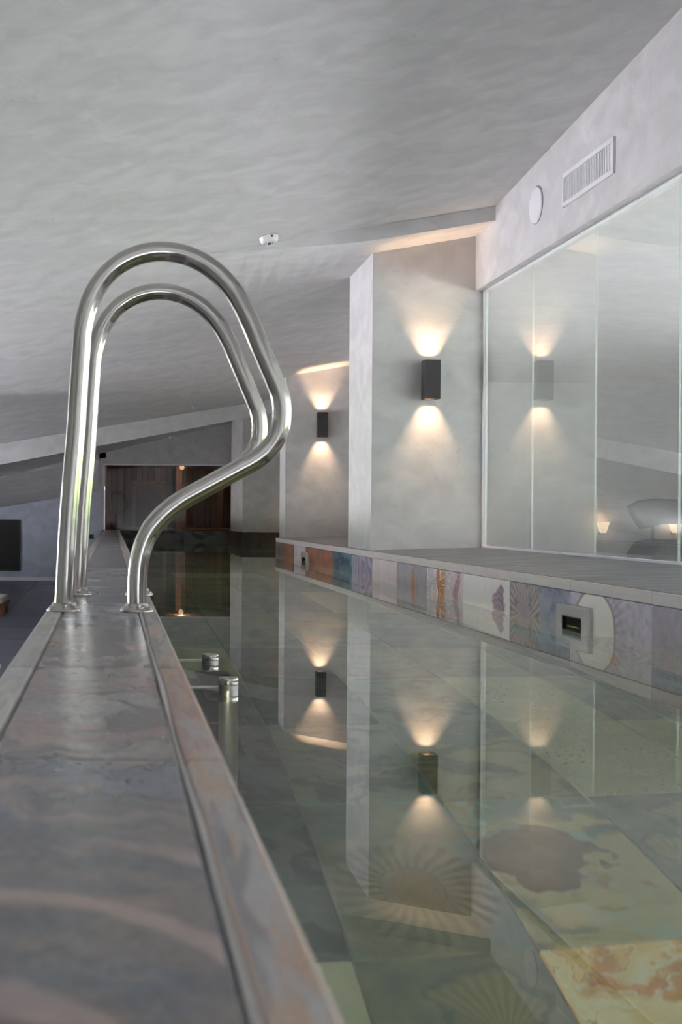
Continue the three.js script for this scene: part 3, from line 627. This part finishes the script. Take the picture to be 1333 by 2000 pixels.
// ------------------------------------------------------------------ timber room at the far end
{
  const woods = [[92, 62, 44], [74, 48, 36], [110, 78, 56], [62, 40, 32]].map((c, k) => std({ map: texture(64, 256, (u, v) => { const n = fbm(u * 12, v * 3, 4, 801 + k * 7); return mixc(c.map((q) => q * 0.75), c.map((q) => q * 1.2), n); }), roughness: 0.65 }));
  const back = struct('wall_timber', box(openL, RX, LOW - 0.1, 1.05, -19.72, -19.85), woods[3], 'dark timber plank wall inside the glazed room');
  const W = 0.1, g = chamfer(W - 0.008, 1.9, 0.02, 0.004);
  for (let x = openL + W / 2, i = 0; x < RX; x += W, i++) obj('plank', g, woods[Math.floor(hash(i, 2, 3) * 4)], back).position.set(x, 0.08, -19.71);
  struct('floor_timber_room', box(openL, RX, LOW - 0.3, LOW, -SAUNA, -19.8), woods[1], 'timber floor of the glazed room');
  const cl = struct('ceiling_timber', box(openL - 0.05, RX, openTop + 0.06, openTop + 0.12, -SAUNA - 0.01, -19.85), woods[0], 'timber ceiling of the glazed room');
  for (let i = 0; i < 24; i++) obj('plank', box(openL + i * 0.115, openL + i * 0.115 + 0.105, openTop + 0.045, openTop + 0.06, -SAUNA - 0.06, -19.7), woods[i % 3], cl);
  const b = thing('sauna_bench', 'pale slatted timber bench inside the glazed timber room', 'bench', [1.2, LOW, -19.2]);
  for (let i = 0; i < 5; i++) obj('seat_slat', chamfer(2.3, 0.03, 0.08, 0.004).translate(0, 0.88, 0.2 - i * 0.1), woods[2], b);
  for (const x of [-1.05, 0, 1.05]) obj('support', box(x - 0.04, x + 0.04, 0, 0.865, -0.2, 0.2), woods[1], b);
  for (let i = 0; i < 3; i++) obj('front_slat', chamfer(2.3, 0.08, 0.02, 0.004).translate(0, 0.78 - i * 0.12, 0.24), woods[0], b);
  const d = thing('sauna_door', 'dark reddish timber door in the plank wall', 'door', [0.59, LOW, -19.68]);
  obj('leaf', box(-0.22, 0.22, 0, 1.58, -0.01, 0.01), std({ color: 0x2a1612, roughness: 0.4 }), d);
  for (const s of [-1, 1]) obj('door_post', box(s * 0.25 - 0.03, s * 0.25 + 0.03, 0, 1.62, -0.015, 0.02), woods[2], d);
  obj('door_head', box(-0.28, 0.28, 1.58, 1.64, -0.015, 0.02), woods[2], d);
  const po = thing('timber_post', 'pale square timber post standing in the glazed room', 'post', [1.02, LOW, -18.9]);
  obj('shaft', chamfer(0.09, 1.86, 0.09, 0.006).translate(0, 0.93, 0), woods[2], po);
  obj('foot', chamfer(0.12, 0.03, 0.12, 0.004).translate(0, 0.015, 0), woods[3], po);
  const l = thing('sauna_lamp', 'small warm ceiling lamp in the glazed timber room', 'lamp', [1.03, openTop + 0.035, -18.3]);
  obj('lamp_base', new THREE.CylinderGeometry(0.05, 0.05, 0.012, 20).translate(0, 0.006, 0), darkMetal, l);
  obj('lamp_globe', new THREE.SphereGeometry(0.036, 20, 14).translate(0, -0.03, 0), std({ color: 0x2a2018, emissive: new THREE.Color(1, 0.62, 0.3), emissiveIntensity: 0.45 }), l);
  const L = new THREE.PointLight(new THREE.Color(1, 0.62, 0.32), 0.3); L.name = 'sauna_lamp_light'; L.position.set(0, -0.03, 0); L.castShadow = true; l.add(L);
  const gl = new THREE.Group(); gl.name = 'window_2'; gl.userData = { kind: 'structure', label: 'glass front of the timber room with a thin white head rail', category: 'window' }; scene.add(gl);
  for (const [x0, x1] of [[openL + 0.01, 0.93], [0.94, 1.06], [1.07, RX]]) obj('pane', new THREE.PlaneGeometry(x1 - x0, openTop - 0.01 - LOW).translate((x0 + x1) / 2, (openTop + LOW) / 2, -SAUNA + 0.07), pane, gl);
  obj('head_rail', box(openL, RX, openTop - 0.012, openTop + 0.006, -SAUNA + 0.05, -SAUNA + 0.112), white, gl);
  obj('jamb', box(openL - 0.006, openL + 0.012, LOW, openTop, -SAUNA + 0.05, -SAUNA + 0.112), white, gl);
}

// ------------------------------------------------------------------ far left and lower room
{
  const a = px(40, 1015, FAR), b = px(40, 1115, FAR);
  const t = thing('dark_wall_panel', 'black glazed panel with a dark frame in the far left wall', 'panel', [a.x, b.y, -FAR]);
  const w = 1.1, h = a.y - b.y;
  obj('frame', [box(-w, 0, 0, 0.03, 0, 0.025), box(-w, 0, h - 0.03, h, 0, 0.025), box(-0.03, 0, 0.03, h - 0.03, 0, 0.025), box(-w, -w + 0.03, 0.03, h - 0.03, 0, 0.025)], black, t);
  obj('glass', box(-w + 0.03, -0.03, 0.03, h - 0.03, 0.002, 0.012), std({ color: 0x07080c, roughness: 0.6 }), t);
  const q = px(177, 1048, FAR);
  const s = thing('wall_socket', 'small dark double socket low on the sky tinted far wall', 'socket', [q.x, q.y, -FAR]);
  obj('plate', chamfer(0.105, 0.07, 0.01, 0.002).translate(0, 0, 0.005), black, s);
  for (const k of [-1, 1]) obj('insert', new THREE.CylinderGeometry(0.02, 0.02, 0.004, 16).rotateX(Math.PI / 2).translate(k * 0.025, 0, 0.011), darkMetal, s);
}
{
  const x1 = px(10, 1205, 13.1).x;
  const t = thing('sun_lounger', 'low timber daybed with a pale cushion on the lower floor', 'lounger', [x1, LOW, -13.1]);
  const wood = std({ color: 0x6a4028, roughness: 0.6 });
  obj('bed_frame', [box(-1.9, 0, 0.1, 0.135, 0, 0.04), box(-1.9, 0, 0.1, 0.135, -0.66, -0.62), box(-0.04, 0, 0.1, 0.135, -0.62, 0), box(-1.9, -1.86, 0.1, 0.135, -0.62, 0)], wood, t);
  for (const [x, z] of [[-0.04, 0], [-0.04, -0.62], [-1.86, 0], [-1.86, -0.62]]) obj('leg', box(x - 0.02, x + 0.02, 0, 0.1, z - 0.01, z + 0.03), wood, t);
  obj('cushion', new RoundedBoxGeometry(1.86, 0.07, 0.62, 3, 0.025).translate(-0.95, 0.17, -0.31), std({ color: 0xc9c6c0, roughness: 0.9 }), t);
}
{
  const t = thing('side_table', 'white framed low side table on the lower floor beside the pool wall', 'side table', [-0.72, LOW, -5.05]);
  obj('table_top', chamfer(0.49, 0.02, 0.49, 0.003).translate(0, 0.44, 0), plastic, t);
  for (const [x, z] of [[1, 1], [1, -1], [-1, 1], [-1, -1]]) obj('leg', box(x * 0.225 - 0.012, x * 0.225 + 0.012, 0, 0.43, z * 0.225 - 0.012, z * 0.225 + 0.012), plastic, t);
}

// ------------------------------------------------------------------ lounge chair behind the glass
{
  const D = 10.6, at = (x, y, dz) => { const q = px(x, y, D); return new THREE.Vector3(q.x, q.y, dz); };
  const t = thing('lounge_chair', 'dark upholstered lounge chair with angular backrest behind the glass', 'chair', [0, 0, -D]);
  const cloth = phys({ color: 0x1a1d21, roughness: 1, specularIntensity: 0.1 });
  const ex = (pts, depth, bev) => { const sh = new THREE.Shape(pts.map(([x, y]) => { const q = at(x, y, 0); return new THREE.Vector2(q.x, q.y); })); return new THREE.ExtrudeGeometry(sh, { depth, bevelEnabled: true, bevelSize: bev, bevelThickness: bev, bevelSegments: 3, bevelOffset: -bev }); };
  obj('backrest', ex([[1264, 990], [1284, 977], [1312, 973], [1400, 975], [1400, 1026], [1330, 1024], [1290, 1034], [1280, 1022]], 0.09, 0.02).translate(0, 0, -0.42), cloth, t);
  obj('seat', ex([[1262, 1100], [1268, 1078], [1282, 1060], [1296, 1055], [1400, 1056], [1400, 1098]], 0.5, 0.03).translate(0, 0, -0.42), cloth, t);
  for (const x of [1312, 1392]) obj('back_strut', ex([[x, 1018], [x + 5, 1018], [x + 5, 1060], [x, 1060]], 0.02, 0.003).translate(0, 0, -0.4), darkMetal, t);
  for (const x of [1290, 1385]) obj('leg', ex([[x, 1094], [x + 6, 1094], [x + 6, 1105.5], [x, 1105.5]], 0.03, 0.003).translate(0, 0, -0.3), darkMetal, t);
}
for (const [x, label] of [[1180, 'small glowing cup shaped wall lamp deep in the lounge'], [1321, 'small glowing cup shaped wall lamp behind the lounge chair']]) {
  const q = px(x, 1030, 13.1), t = thing('cup_lamp', label, 'wall lamp', [q.x, q.y, -13.12], 'cup lamps in the lounge');
  obj('lamp_cup', lathe([[0.03, -0.06], [0.038, -0.04], [0.068, 0.055], [0.065, 0.055], [0.034, -0.04], [0.03, -0.06]], 24), std({ color: 0xe8d8c0, emissive: new THREE.Color(1, 0.7, 0.42), emissiveIntensity: 1.0 }), t);
  obj('bracket', box(-0.012, 0.012, -0.075, -0.055, -0.08, 0.02), darkMetal, t);
  const L = new THREE.PointLight(new THREE.Color(1, 0.66, 0.36), 0.05); L.name = 'cup_lamp_light'; L.position.set(0, 0.03, 0); L.castShadow = true; t.add(L);
}
shadows(scene);
renderer.render(scene, camera);
